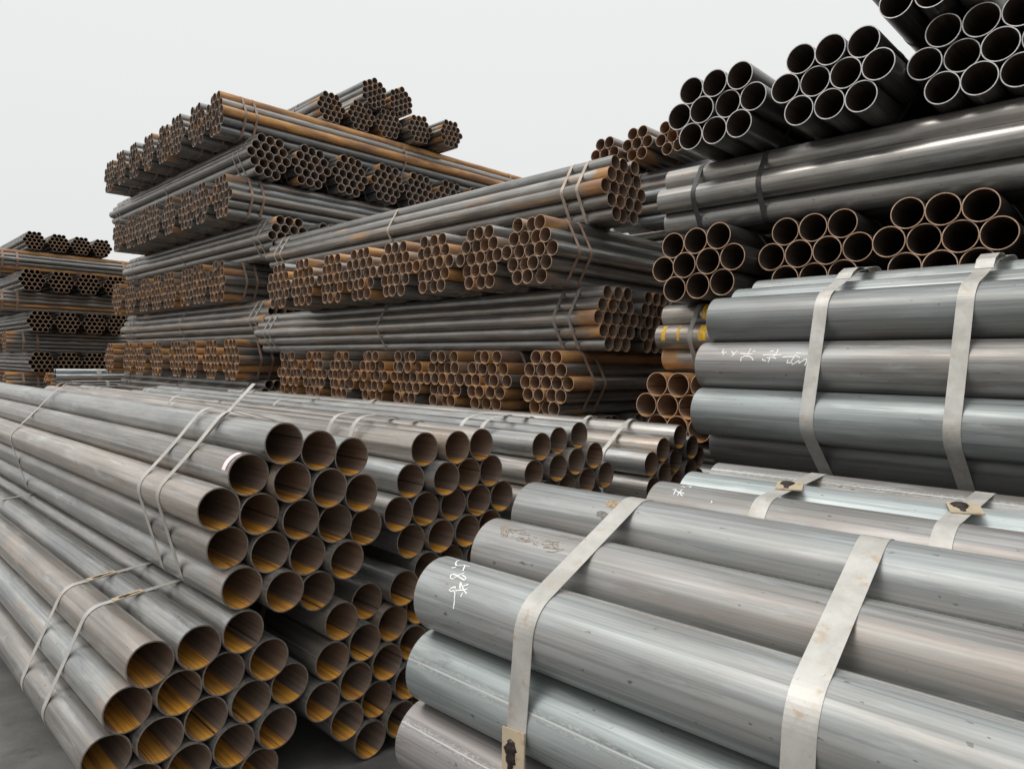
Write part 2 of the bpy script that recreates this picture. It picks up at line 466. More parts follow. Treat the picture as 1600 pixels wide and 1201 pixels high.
def ribbon_on_pipe(b, rc, strokes, width, mat, name, scale=1.0):
    """strokes: photo-pixel polylines laid as flat paint on the pipe"""
    v, f = [], []; R = b['d']/2 + 0.0007
    for s_ in strokes:
        pts = [on_pipe(b, rc, px, py) for px, py in s_]
        dense = []
        for (x0, a0), (x1, a1) in zip(pts, pts[1:]):
            m_ = max(1, int(math.hypot(x1-x0, (a1-a0)*R)/0.006))
            dense += [(x0+(x1-x0)*i/m_, a0+(a1-a0)*i/m_) for i in range(m_)]
        dense.append(pts[-1])
        base = len(v)
        for i, (x, a) in enumerate(dense):
            x0, a0 = dense[max(i-1, 0)]; x1, a1 = dense[min(i+1, len(dense)-1)]
            tx, ty = x1-x0, (a1-a0)*R; l = math.hypot(tx, ty) or 1
            wv = width*(0.75 + 0.5*random.random())/2
            for sg in (-1, 1):
                xx = x - sg*ty/l*wv; aa = a + sg*tx/l*wv/R
                v.append((xx, R*math.cos(aa), R*math.sin(aa)))
        for i in range(len(dense)-1):
            k = base + 2*i; f.append((k, k+1, k+3, k+2))
    o = link(bpy.data.objects.new(name, mesh(name, v, f, [mat]))); o.parent = b['pipes'][rc]
    return o
def patch_on_pipe(b, rc, x0, x1, a0, a1, mat, name, lift=0.0006, parent=None):
    R = b['d']/2 + lift; v, f = [], []; m_ = 14
    for i in range(m_+1):
        a = a0 + (a1-a0)*i/m_
        v += [(x0, R*math.cos(a), R*math.sin(a)), (x1, R*math.cos(a), R*math.sin(a))]
    for i in range(m_): f.append((2*i, 2*i+1, 2*i+3, 2*i+2))
    o = link(bpy.data.objects.new(name, mesh(name, v, f, [mat]))); o.parent = parent or b['pipes'][rc]
    return o

# ================================================================== FOREGROUND LEFT: 140 mm pipes
GL = 'loose rows of bundles lying in front of the tall stacks'
SL = (0.37, 0.55, 2.75, 5.3, 5.5)
L1 = bundle('L1', 'grey pipe bundle lying lowest on the concrete yard, two welded clips on its top straps', GL, P3(-0.953, 2.213, -1.142), YL, 'near',
    R_(6.8), 0.14, N19, 6.0, 0.0045, 'dull', 'near', (0.46, 0.77, 2.77, 5.2, 5.5), 'galv', 0.030, seg=48, floor=True,
    offs=[[.008,-.005,-.014],[.034,.005,.006,-.025],[.04,.006,.008,-.012,-.011],[.02,0,-.009,-.032],[0,.01,-.01]])
L2 = bundle('L2', 'tilted grey pipe bundle with a red-edged white sticker and a loose strap tail', GL, P3(-0.722, 2.412, -0.541), YL, 'near',
    R_(-14.0), 0.14, N19, 6.0, 0.0045, 'dull', 'near', (0.36, 0.55, 2.72, 5.3, 5.5), 'galv', 0.030, slack=(R_(70), 0.018, 8), seg=48,
    offs=[[-.031,-.02,-.014],[.022,-.015,-.029,-.02],[.021,.022,-.006,-.002,.007],[.044,.023,.016,-.022],[.02,-.009,.015]])
M1 = bundle('M1', 'ground-level pipe bundle tucked under the stickered bundle, orange rust inside its ends', GL, P3(-0.466, 2.677, -1.145), YL, 'near',
    R_(13.6), 0.14, N19, 6.0, 0.0045, 'dull', 'near', (0.45, 0.7, 2.8, 5.3), 'galv', 0.030, seg=48, floor=True,
    offs=[[.008,.049,-.003],[.003,.001,.015,.02],[0,-.003,-.008,.01,-.02],[-.008,.003,-.018,.02],[-.015,-.025,0]])
L3 = bundle('L3', 'grey pipe bundle with two bowed light straps, right beside the stickered bundle', GL, P3(-0.235, 2.945, -0.588), YL, 'near',
    R_(0.5), 0.14, N19, 6.0, 0.0045, 'dull', 'near', (0.43, 0.62, 2.61, 5.3, 5.5), 'galv', 0.030, slack=(R_(72), 0.045, 8), seg=40,
    offs=[[.023,-.019,-.015],[.023,-.033,-.011,-.003],[.009,.014,.005,-.003,-.001],[.019,-.001,-.007,0],[0,0.02,0]])
L4 = bundle('L4', 'pale pipe bundle with stepped ends, two bundles behind the stickered one in the front row', GL, P3(0.293, 3.594, -0.62), YL, 'near',
    R_(8.5), 0.14, N19, 6.0, 0.0045, 'dull', 'near', (0.375, 0.54, 2.67, 5.4), 'galv', 0.030, slack=(R_(75), 0.05, 8), seg=40,
    offs=[[.026,.034,.013],[.027,-.01,-.016,-.025],[0,0.02,.003,-.018,-.035],[0,.01,-.01,0],[0,.01,0]])
L5 = bundle('L5', 'pale pipe bundle turned on its corner, last of the front row before the rusty stack', GL, P3(0.971, 4.096, -0.679), YL, 'near',
    R_(30.4), 0.14, N19, 6.0, 0.0045, 'dull', 'near', (0.315, 0.635, 3.03, 5.35, 5.6), 'galv', 0.030, slack=(R_(100), 0.02, 8), seg=40,
    offs=[[.015,.017,-.017],[0,.004,.008,-.027],[0,.02,0,-.02,0],[0,0,.01,0],[0,0,0]])
for i, (u, z, rl) in enumerate(((2.28, -1.215, 6), (2.99, -1.235, -4), (3.66, -1.30, 0))):
    bundle('M%d' % (i+2), 'grey pipe bundle on the ground under the upper front row', GL, UV*u + WV*(2.26+0.05*i) + Vector((0, 0, z+EYE)), YL, 'near', R_(rl), 0.14, N19, 6.0,
        0.0045, 'dull', 'near', (0.5, 2.9, 5.4), 'galv', 0.030, seg=24, floor=True)

# ================================================================== FOREGROUND RIGHT: large pipes
GR = 'bundles of large pipes on the right'
R1 = bundle('R1', 'thick pale pipe bundle with large white chalk writing and a mud stain by its strap', GR, P3(0.032, 2.089, -0.822), R_(47.6), 'far',
    R_(25.4), 0.19, N19, 6.0, 0.006, 'tan', 'big', (0.385, 0.965, 3.1, 5.3), 'galv', 0.056, seg=64, floor=True,
    offs=[[0,.03,.02],[-.01,0,0,0],[-.03,0,0,0,0],[-.02,0,0,0],[0,0,0]],
    colors={(0,0):(0.03,0.45,1.05,.4),(0,1):(0.08,0.75,1.0,.4),(0,2):(0.05,0.45,0.95,.4),(1,0):(0.0,0.0,1.1,.4),(2,0):(0.05,0.95,1.0,.4)})
R2 = bundle('R2', 'large streaked pipe bundle with rusty weld plates on both straps, behind the mud-stained one', GR, P3(0.718, 2.762, -0.903), R_(47.1), 'far',
    R_(3.6), 0.2245, N19, 6.0, 0.006, 'tan', 'big', (0.41, 0.93, 3.1, 5.3), 'galv', 0.055, seg=64, floor=True,
    colors={(0,0):(0.05,0.8,0.95,.4),(0,1):(0.0,0.0,1.4,.4),(0,2):(0.05,0.85,0.95,.4)})
R3 = bundle('R3', 'thickest grey pipe bundle raised above the others, wide straps with folded ends, faint chalk scribble', GR, P3(1.236, 3.70, -0.077), R_(43.5), 'far',
    R_(16.4), 0.2245, N19, 6.0, 0.006, 'tan', 'big', (0.565, 1.10, 3.1, 5.3), 'galv', 0.058, slack=(R_(82), 0.035, 10), seg=64,
    colors={(0,0):(0.03,0.35,0.75,.4),(1,0):(0.03,0.75,0.95,.4),(2,0):(0.0,0.05,0.95,.4),(3,0):(0.12,0.6,0.5,.4)})
R4 = bundle('R4', 'bundle of thick pipes on the ground beneath the high strapped bundle', GR, UV*3.42 + WV*1.66 + Vector((0, 0, -1.062+EYE)), R_(44.0), 'far',
    0, 0.2, N19, 6.0, 0.006, 'tan', 'dark', (0.6, 3.0, 5.3), 'galv', 0.05, seg=24, floor=True)

# ================================================================== RIGHT STACK: 165 mm pipes in tens
SE = (0.42, 0.75, 3.0, 5.4)
yE = A0 - math.pi/2
ORD = ('first', 'second', 'third', 'fourth', 'fifth', 'sixth', 'seventh', 'eighth', 'ninth')
def tier(prefix, label, group, items, z, kind, **kw):
    for i, (u, w) in enumerate(items):
        zz = z[i] if isinstance(z, (list, tuple)) else z
        kk = dict(kw)
        if 'roll' in kk and isinstance(kk['roll'], (list, tuple)): kk['roll'] = R_(kk['roll'][i])
        bundle('%s_%d' % (prefix, i), label.replace('#', ORD[i]), group, uw(u, w, zz), A0 if kind == 'H' else yE, 'near', **kk)
big = dict(d=0.165, n=N10, wall=0.005, seg=40, swidth=0.034)
GS = 'ten-pipe bundles of the right stack'
tier('RE4', '# ten-pipe bundle from the sky side with bright cut edges, high in the right stack', GS, [(3.95, 2.23), (3.95, 1.54), (4.12, 0.875), (4.0, 0.19)], [1.607, 1.599, 1.60, 1.60], 'E',
     rim='bare', palette='dark', straps=SE, strap='black', roll=[0.5, -0.7, 0, 0], **big)
tier('RE6', 'dark ten-pipe bundle with bright cut edges, topmost of the right stack', GS, [(4.0, 1.067)], 2.056, 'E', rim='bare', palette='dark', straps=SE, strap='black', roll=[0], **big)
tier('RE2', '# dark rust-edged ten-pipe bundle from the middle stack, in the right stack middle tier', GS, [(4.0, 2.36), (4.16, 1.69), (4.08, 1.01), (4.12, 0.34)], [0.668, 0.69, 0.684, 0.68], 'E',
     rim='rusty', palette='dark', straps=SE, strap='grey', roll=[4.1, 1.2, -1.6, 0], **big)
tier('RE0', '# rusty ten-pipe bundle from the middle stack, in the right stack lower tier', GS, [(4.10, 2.53), (4.13, 1.84), (4.1, 1.1)], -0.256, 'E',
     rim='rusty', palette='oldends', straps=SE, strap='rust', **big)
for tag_, z, lab, strap_, pl in (('RH3', 1.143, 'long dark ten-pipe bundle with black straps lying crosswise high in the right stack', 'black', 'side'),
                            ('RH1', 0.212, 'crosswise ten-pipe bundle with yellow paint marks low in the right stack', 'grey', 'side'),
                            ('RHm', -0.712, 'crosswise ten-pipe bundle at the foot of the right stack', 'rust', 'side')):
    for i, u in enumerate((4.44, 5.25, 8.9)):
        bundle('%s_%d' % (tag_, i), lab if i == 0 else 'crosswise ten-pipe bundle deeper inside the right stack', GS, uw(u, 2.74 if i == 0 else 2.6, z), A0, 'far',
               straps=(0.28, 0.72, 3.0, 5.4), strap=strap_, rim='rusty', palette=pl,
               colors={(0,0):(0.05,0.75,1.15,.2),(1,0):(0.05,0.6,1.15,.2),(2,0):(0.05,0.6,1.0,.2)} if tag_ == 'RH3' else None, **big)
tier('REm', 'ten-pipe bundle on the ground at the foot of the right stack', GS, [(4.15, 2.35), (4.15, 1.0), (4.15, -2.6)], -1.165, 'E', rim='rusty', palette='ends', straps=(0.4,), strap='rust', floor=True, **big)
for tag_, z in (('RE4', 1.607), ('RE2', 0.68), ('RE0', -0.256)):
    bundle(tag_+'_far', 'ten-pipe bundle at the far right end of the right stack', GS, uw(4.1, -2.5, z), yE, 'near', rim='rusty', palette='dark', straps=(0.4,), strap='rust', **big)

# ================================================================== MIDDLE STACK: 114 mm pipes in nineteens
GM = 'nineteen-pipe bundles of the middle stack'
mid = dict(d=0.114, n=N19, wall=0.004, seg=28, swidth=0.030)
SM = (0.26, 0.40, 2.95, 5.5, 5.7)
def w_of(px, u):            # photo column -> place along a front plane u (level line of sight)
    mm = (px-800)/F_PX
    return u*(1-mm)/(1+mm)
e4 = [3.72 + 0.572*k for k in range(8)]
tier('E4', '# orange-ended nineteen-pipe bundle from the right stack, middle stack upper end-on tier', GM, [(3.884 + random.uniform(-.03, .03)*(k > 0), w) for k, w in enumerate(e4)], 0.876, 'E',
     palette='ends', straps=SM, strap='rust', jit=0.02, roll=[-1, 0, 1, -1, 1, 0, 0, 1], **mid)
e2w = []
px2 = [852, 760, 700, 636, 579, 532, 491, 451]
for p in px2:
    w = w_of(p, 4.08)
    e2w.append((4.08, max(w, e2w[-1][1] + 0.572) if e2w else w))
tier('E2', '# heavily rusted nineteen-pipe bundle from the right stack, middle stack lower end-on tier', GM, e2w, -0.132, 'E',
     palette='oldends', straps=SM, strap='rust', jit=0.03, **mid)
for tag_, z, w, L_ in (('H5', 1.388, 3.34, 5.65), ('H3', 0.376, 3.32, 5.8), ('H1', -0.64, 3.4, 5.6)):
    labs = {'H5': 'long nineteen-pipe bundle with pale straps lying crosswise on top of the middle stack',
            'H3': 'long nineteen-pipe bundle lying crosswise between the two end-on tiers of the middle stack',
            'H1': 'crosswise nineteen-pipe bundle near the foot of the middle stack'}
    for i, (u, dw) in enumerate(((4.47 if tag_ != 'H5' else 4.555, 0), (5.05 if tag_ != 'H5' else 5.14, 0.03 if tag_ != 'H5' else .75), (5.63, -0.1), (8.9, 0.0))):
        if tag_ == 'H5' and i == 2: u = 6.45
        bundle('%s_%d' % (tag_, i), labs[tag_] if i == 0 else 'crosswise nineteen-pipe bundle deeper inside the middle stack', GM, uw(u, w+dw, z), R_(44.6), 'near',
               L=L_, straps=(0.25, 0.41, L_/2, L_-0.42, L_-0.27), strap='grey' if tag_ != 'H5' else 'tan', palette='side', rim='rusty', jit=0.015, **mid)
tier('E0', 'nineteen-pipe bundle on the ground at the foot of the middle stack', GM, [(4.3, 3.75), (4.3, 5.8), (4.3, 7.7)], -1.149, 'E', palette='oldends', straps=(0.3,), strap='rust', floor=True, **mid)
# behind: crosswise bundle and seven-pipe bundles seen over the gap
GB = 'bundles of the stack behind the gap'
bundle('RBH', 'crosswise nineteen-pipe bundle seen through the gap behind the middle stack', GB, uw(5.72, 4.2, 1.58), A0, 'far', palette='side', straps=(0.3, 3.0, 5.4), strap='grey',
       colors={(0,0):(0.1,0.4,1.0,.2),(1,0):(0.35,0.7,1.0,.2),(2,0):(0.05,0.3,1.2,.2),(3,0):(0.5,0.6,1.3,.2),(4,0):(0.05,0.1,1.4,.2)}, **mid)
for i, (u, w) in enumerate(((5.30, 4.12), (5.32, 3.77), (5.36, 3.43))):
    bundle('RB_%d' % i, ORD[i] + ' small seven-pipe bundle from the sky side, above the gap behind the middle stack', GB, uw(u, w, 1.58+0.2545+0.1502+0.01+(0.03 if i else 0)), yE, 'near', d=0.110, n=N7, wall=0.004, seg=24, palette='ends',
           straps=(0.5, 0.8, 3.0), strap='grey', swidth=0.026, roll=R_((-2, -1, 8)[i]))
for i, z in enumerate((1.02, 0.51, 0.0, -0.51, -1.02)):
    bundle('RBs_%d' % i, 'crosswise nineteen-pipe bundle low behind the gap', GB, uw(5.74, 2.5, z), A0, 'far', palette='side', straps=(0.3,), strap='grey', floor=(i == 4), **mid)

# ================================================================== LEFT STACK: 127 mm pipes in nineteens, nine tiers
GT = 'nineteen-pipe bundles of the tall left stack'
K = 1.12
lef = dict(d=0.1272, n=N19, wall=0.0042, seg=24, swidth=0.032)
SL_ = (0.30, 0.46, 3.0, 5.5)
pxs = {'E8': (3.523, 3.011, [331, 306, 276, 253, 234, 208.5, 191, 168]),
       'E6': (3.574, 1.985, [343.5, 318, 293, 267.7, 240.7, 223.5, 205.5, 186.8]),
       'E4l': (3.695, 1.02, [341, 317, 292, 268, 244, 224, 205, 184]),
       'E2l': (3.716, 0.015, [361, 329, 300, 273, 244, 221, 197, 172])}
elab = {'E8': '# bundle from the middle stack in the topmost end-on tier of the tall stack',
        'E6': '# bundle from the middle stack in the second highest end-on tier of the tall stack',
        'E4l': '# bundle from the middle stack in the third highest end-on tier of the tall stack',
        'E2l': '# orange bundle from the middle stack in the lowest end-on tier of the tall stack'}
ZL = {'E8': 3.372, 'E6': 2.243, 'E4l': 1.125, 'E2l': 0.017}
for kx, (u, z, pp) in pxs.items():
    its = []; last = None
    for i, p in enumerate(pp):
        w = w_of(p, u)*K
        if last is not None: w = max(w, last + 0.645)
        its.append((u*K + random.uniform(-.03, .03), w)); last = w
    for i, (u_, w_) in enumerate(its):
        cols = None
        if kx == 'E8' and i == 0:
            cols = {(0,2):(0.97,.8,1.0,.4),(1,3):(0.3,.7,1.0,.4),(2,4):(0.97,.8,1.0,.4),(3,3):(0.1,.3,.9,.3),(4,2):(.1,.3,.9,.3)}
        bundle('%s_%d' % (kx, i), elab[kx].replace('#', ORD[i]), GT, uw(u_, w_, ZL[kx]), yE, 'near', palette={'E2l': 'oldends', 'E4l': 'ends'}.get(kx, 'greyends'), rim='rusty' if kx in ('E2l', 'E4l') else 'tan',
               straps=SL_, strap='rust', jit=0.018, colors=cols, **lef)
hz = {'H7': (2.768*1.0, 4.017*K, 8.284*K), 'H5l': (1.684, 4.15*K, 8.03*K), 'H3l': (0.571, 4.15*K, 8.13*K), 'H1l': (-0.542, 4.15*K, 8.3*K)}
hz['H7'] = (2.8075, 4.017*K, 8.284*K)
hlab = {'H7': '# row bundle inward, round open ends shown near the top of the tall stack',
        'H5l': 'nineteen-pipe bundle lying crosswise in the middle of the tall left stack',
        'H3l': 'nineteen-pipe bundle lying crosswise low in the tall left stack',
        'H1l': 'nineteen-pipe bundle lying crosswise at the foot of the tall left stack'}
for kx, (z, u, w) in hz.items():
    nb = 7 if kx == 'H7' else 3
    for i in range(nb + (1 if nb < 7 else 0)):
        uu_ = u + i*0.645 + (0.25 if False else 0)
        if i == 3 and nb == 3: uu_ = u + 4.6
        bundle('%s_%d' % (kx, i), hlab[kx].replace('#', ORD[i]) if (i == 0 or kx == 'H7') else 'nineteen-pipe bundle inside the tall left stack', GT, uw(uu_, w + random.uniform(-.03, .03), z), R_(44.8), 'near',
               L=6.2, straps=(0.28, 0.45, 3.1, 5.6, 5.8), strap='grey', palette='side', rim='tan', jit=0.015,
               roll=R_(-5) if kx == 'H7' else 0, **lef)
tier('E0l', 'nineteen-pipe bundle on the ground under the tall left stack', GT, [(4.2, 9.5), (4.2, 11.6), (4.2, 13.9)], -1.098, 'E', palette='oldends', straps=(0.3,), strap='rust', floor=True, **lef)
# small bundles on top
GT2 = 'small-pipe bundles on the very top of the tall left stack'
small = dict(d=0.0995, n=N19, wall=0.0035, seg=20, swidth=0.026, rim='tan', palette='ends', straps=(0.8, 1.15, 3.0, 5.2), strap='grey', jit=0.02)
zt = 3.372 + 0.284 + 0.2225
for i, (u, w, z, rl) in enumerate(((5.07, 8.64, 0, -0.4), (5.53, 8.62, 0, 2), (5.99, 8.60, 0, 5.3), (6.44, 8.45, 0, 6.0), (6.89, 8.27, 0, 2.3))):
    bundle('T_%d' % i, ORD[i] + ' small-pipe bundle inward in the row on the very top of the tall stack', GT2, uw(u*K, w*K, zt + z + 0.01), R_(44.7), 'near', roll=R_(rl), **small)
for i, (u, w) in enumerate(((5.74, 8.60), (6.20, 8.60))):
    bundle('T_%d' % (i+5), ORD[i] + ' small-pipe bundle inward of the two crowning the tall stack', GT2, uw(u*K, w*K, zt + 0.425), R_(44.7), 'near', roll=R_(28), **small)

# ================================================================== FAR LEFT STACK
GF = 'nineteen-pipe bundles of the distant stack on the left'
far = dict(d=0.114, n=N19, wall=0.005, seg=16, swidth=0.034)
for j, (z, pxl, dd) in enumerate(((2.872, (54, 92.5, 127, 159), 0.098), (1.867, (50, 96, 138, 180), 0.114), (0.879, (62.7, 105.6, 147.5, 185), 0.114), (-0.114, (65, 107.5, 147.5, 187), 0.114))):
    fk = dict(far); fk['d'] = dd
    for i, p in enumerate(pxl):
        mm = (p-800)/F_PX
        wv = 20.2 if j else 20.6
        bundle('F%d_%d' % (j, i), ORD[3-i] + (' small-pipe bundle from the tall stack, on top of the distant stack', ' dark-ended bundle from the tall stack, upper tier of the distant stack',
               ' dark-ended bundle from the tall stack, middle tier of the distant stack', ' dark-ended bundle from the tall stack, bottom tier of the distant stack')[j], GF,
               uw(wv*(1+mm)/(1-mm), wv, z), A0, 'near', palette='dark', rim='rusty', straps=(0.5, 0.8, 3.0), strap='rust', **fk)
for j, (z, u0) in enumerate(((2.372, 2.95), (1.373, 2.95), (0.382, 3.37), (-0.61, 3.37))):
    for i, w in enumerate((20.85, 23.0, 25.5)):
        bundle('FE%d_%d' % (j, i), ORD[j] + ' rusty crosswise bundle counted down from the top of the distant stack' if i == 0 else 'bundle deep inside the distant left stack', GF, uw(u0, w, z), yE, 'near', palette='oldends', rim='rusty',
               straps=(0.35, 0.65, 3.0, 5.4), strap='rust', d=0.1115 if j else 0.108, n=N19, wall=0.004, seg=16, swidth=0.05)
for i, u in enumerate((4.0, 6.5, 8.6)):
    bundle('FH_%d' % i, 'bundle at the foot of the distant left stack', GF, uw(u, 20.2, -1.11), A0, 'near', palette='dark', rim='rusty', straps=(0.5,), strap='rust', floor=True, **far)
# small stock between the stacks
GZ = 'small stock standing before the distant stack'
gs = dict(n=N19, wall=0.003, seg=14)
bundle('Z0', 'bundle of bright galvanised tubes with a white strap before the distant stack', GZ, uw(3.46, 16.3, -0.368), yE, 'near', d=0.112, n=N7, L=4.5, wall=0.004, seg=20, rim='bare', palette='galvan', straps=(0.75, 2.4, 3.9), strap='galv', swidth=0.09)
bundle('Z1', 'bundle of thin pale tubes with gold rusty ends next to the galvanised tubes', GZ, uw(3.63, 15.75, -0.56), yE, 'near', d=0.055, L=4.0, rim='rusty', palette='near', straps=(0.6, 0.95, 2.2), strap='galv', swidth=0.06, **gs)
bundle('Z2', 'bundle of bright orange rusty tubes beside the galvanised tubes', GZ, uw(3.57, 17.1, -0.47), yE, 'near', d=0.072, L=4.0, rim='rusty', palette='scrap', straps=(0.8, 2.2), strap='rust', swidth=0.05, jit=0.12, **gs)
bundle('Z3', 'lower bundle of rusty tubes under the bright orange tubes', GZ, uw(3.62, 17.1, -0.925), yE, 'near', d=0.132, L=4.0, rim='rusty', palette='scrap', straps=(0.8, 2.2), strap='rust', swidth=0.05, floor=True, **gs)
bundle('Z4', 'lower bundle of rusty tubes under the galvanised tubes', GZ, uw(3.56, 16.3, -0.746), yE, 'near', d=0.1, L=4.0, rim='rusty', palette='scrap', straps=(0.8, 2.2), strap='rust', swidth=0.05, floor=True, **gs)
bundle('Z5', 'lower bundle of rusty tubes under the thin pale tubes', GZ, uw(3.7, 15.77, -0.908), yE, 'near', d=0.1, L=4.0, rim='rusty', palette='scrap', straps=(0.8, 2.2), strap='rust', swidth=0.05, floor=True, **gs)

# ================================================================== bearers under ground-level bundles
_bm = {}
for key in FLOOR:
    b = BUNDLES[key]
    for fr in (0.12, 0.5, 0.88):
        p = b['C'] + b['ax']*(b['L']*fr)
        gz = ground_z(p); gap = b['low'] - gz
        if gap < 0.012: continue
        wid = b['d']*3.2
        me = box_mesh('bearer', 0.12, wid, gap, M_WOOD if gap < 0.2 else M_CONC)
        o = link(bpy.data.objects.new('timber_bearer' if gap < 0.2 else 'concrete_bearer', me))
        o.location = (p.x, p.y, gz + gap/2); o.rotation_euler = (0, 0, b['rot'])
        o['label'] = 'dark timber bearer on the yard under a ground-level pipe bundle' if gap < 0.2 else 'grey concrete block on the yard carrying a pipe bundle'
        o['category'] = 'bearer'; o['group'] = 'bearers under the bundles'

# ================================================================== straps clips, tails, paint and stickers
def surf(b, phi):
    """point and outward normal of the bundle's outline at angle phi (bundle frame, before roll), plus tangent"""
    lp = hull_loop(b['d'], b['n'], 0.002)
    best = max(lp, key=lambda q: q[0]*math.cos(phi) + q[1]*math.sin(phi))
    return best
def clip(b, si, phi, lx, ly, th=0.004, bead=True, skew=0.0, sx=0.0):
    """welded plate on strap number si at outline angle phi; child of that strap"""
    st = b['straps'][si]
    lp = hull_loop(b['d'], b['n'], 0.0022)
    # intersect ray from centre
    dy, dz = math.cos(phi), math.sin(phi); hit = None
    for i in range(len(lp)):
        (y0, z0), (y1, z1) = lp[i], lp[(i+1) % len(lp)]
        den = dy*(z1-z0) - dz*(y1-y0)
        if abs(den) < 1e-12: continue
        t = (y0*(z1-z0) - z0*(y1-y0))/den; s_ = (y0*dz - z0*dy)/den
        if t > 0 and -1e-6 <= s_ <= 1+1e-6:
            l = math.hypot(y1-y0, z1-z0)
            if hit is None or l > hit[3]: hit = (dy*t, dz*t, math.atan2(z1-z0, y1-y0), l)
    y, z, ta, _ = hit
    me = box_mesh('strap_plate', lx, ly, th, M_CLIP)
    o = link(bpy.data.objects.new('strap_plate', me)); o.parent = st
    ny, nz = math.sin(ta), -math.cos(ta)
    o.location = (sx, y + ny*(th/2+0.001), z + nz*(th/2+0.001)); o.rotation_euler = (ta + math.pi, 0, 0)
    o.rotation_euler = (Matrix.Rotation(ta + math.pi, 3, 'X') @ Matrix.Rotation(skew, 3, 'Z')).to_euler()
    v, f = [], []
    segs, rr = 22, 10; wx = 0.0
    for i in range(segs+1):                          # lumpy weld bead
        t = i/segs; yy = (t-0.55)*ly*0.75
        wx = wx*0.7 + random.uniform(-1, 1)*lx*0.03
        rad = lx*(0.09 + 0.17/(1+math.exp(-(t-0.5)*16)))*math.sqrt(max(0.02, 1-(2*t-1)**6)) * (0.75+0.5*random.random())
        for j in range(rr):
            a = 2*math.pi*j/rr
            v.append((-lx*0.12 + wx + rad*math.cos(a)*random.uniform(.85, 1.15), yy, th/2 + rad*0.42*math.sin(a)))
    for i in range(segs):
        for j in range(rr):
            k2 = (j+1) % rr; f.append((i*rr+j, i*rr+k2, (i+1)*rr+k2, (i+1)*rr+j))
    f.append(tuple(range(rr))[::-1]); f.append(tuple(segs*rr + j for j in range(rr)))
    return o, (v, f)
def strip(name, pts, width, mat, parent, th=0.0015):
    """bent flat strip through points (x,y,z) in the parent's frame, wide along x"""
    v, f = [], []
    for i, p in enumerate(pts):
        a, c = pts[max(i-1, 0)], pts[min(i+1, len(pts)-1)]
        ty, tz = c[1]-a[1], c[2]-a[2]; l = math.hypot(ty, tz) or 1
        ny, nz = -tz/l*th, ty/l*th
        v += [(p[0]-width/2, p[1], p[2]), (p[0]+width/2, p[1], p[2]), (p[0]+width/2, p[1]+ny, p[2]+nz), (p[0]-width/2, p[1]+ny, p[2]+nz)]
    for i in range(len(pts)-1):
        a, b = 4*i, 4*i+4
        f += [(a+3, a+2, b+2, b+3), (a, b, b+1, a+1), (a+1, b+1, b+2, a+2), (a, a+3, b+3, b)]
    f += [(0, 1, 2, 3), (len(v)-4, len(v)-1, len(v)-2, len(v)-3)]
    o = link(bpy.data.objects.new(name, mesh(name, v, f, [mat]))); o.parent = parent
    return o
def add_bead(o, vf):
    """weld bead joined into its plate's mesh as a second material"""
    me = o.data; v0 = [tuple(q.co) for q in me.vertices]; f0 = [tuple(p.vertices) for p in me.polygons]
    v, f = vf; nb = len(v0)
    o.data = mesh('strap_plate', v0 + v, f0 + [tuple(i+nb for i in q) for q in f], [M_CLIP, M_WELD], [0]*len(f0) + [1]*len(f))
    o.data.polygons.foreach_set('use_smooth', [False]*len(f0) + [True]*len(f))
# left bundle: near straps, plates on the top run
for si in (0, 1): add_bead(*clip(L1, si, R_(80), 0.036, 0.10, 0.003, skew=R_(6)))
# right foreground: plate low on the first strap; second bundle: plates on the top run
add_bead(*clip(R1, 0, R_(160), 0.066, 0.13, 0.004, skew=R_(5)))
add_bead(*clip(R2, 0, R_(95), 0.085, 0.13, 0.004, skew=R_(18)))
add_bead(*clip(R2, 1, R_(95), 0.085, 0.13, 0.004, skew=R_(18)))
def S(x0, y0, k, strokes): return [[(x0 + x/k, y0 + y/k) for x, y in s_] for s_ in strokes]
ribbon_on_pipe(R1, (0, 0), S(690, 860, 12.017, [
    [(330,180),(280,205),(262,245),(280,285),(330,285),(400,268),(530,300)], [(185,325),(270,315)], [(440,280),(420,330),(400,380)],
    [(430,415),(300,470),(215,535),(165,510),(175,460),(215,440),(270,455),(340,500),(430,555),(460,530),(440,490),(390,460)],
    [(355,590),(345,660),(355,720)], [(355,595),(400,690),(420,740),(475,805)], [(410,665),(505,630)], [(260,750),(400,738),(490,718)],
    [(400,790),(360,865)], [(255,665),(260,720)], [(260,675),(190,700),(145,740),(190,765),(225,745)], [(225,735),(255,800),(245,960),(225,1090)]]),
    0.0034, M_CHALK, 'chalk_mark')
ribbon_on_pipe(R3, (1, 0), S(1110, 535, 10, [
    [(215,110),(180,150),(260,155)], [(185,155),(210,180),(190,205)], [(330,135),(380,195)], [(420,130),(335,215)], [(470,175),(660,180)], [(635,100),(580,190)],
    [(660,140),(710,130)], [(475,290),(480,240),(540,208),(610,212),(655,245),(668,280)], [(820,195),(1110,195)], [(1060,110),(1040,160),(990,225)], [(930,140),(990,130)],
    [(880,245),(960,230),(1030,250)], [(815,250),(820,275),(870,285)], [(930,250),(900,310)], [(1125,225),(1320,220)], [(1340,160),(1420,170)], [(1330,195),(1290,260),(1260,290)],
    [(1330,205),(1400,235)], [(1215,270),(1195,320),(1275,310),(1280,345),(1390,280),(1380,325),(1500,250),(1505,290),(1475,360)]]), 0.0048, M_CHALK, 'chalk_mark')
ribbon_on_pipe(R2, (0, 0), S(1040, 750, 20, [
    [(225,300),(340,290),(290,360),(250,450)], [(340,340),(400,370),(470,390),(580,410)], [(520,290),(450,370),(370,480)], [(470,390),(480,460),(540,490)],
    [(490,215),(540,190),(610,230)], [(650,190),(790,190),(790,215),(730,240)], [(1440,640),(1450,690),(1400,715)]]), 0.0035, M_CHALK, 'chalk_mark')
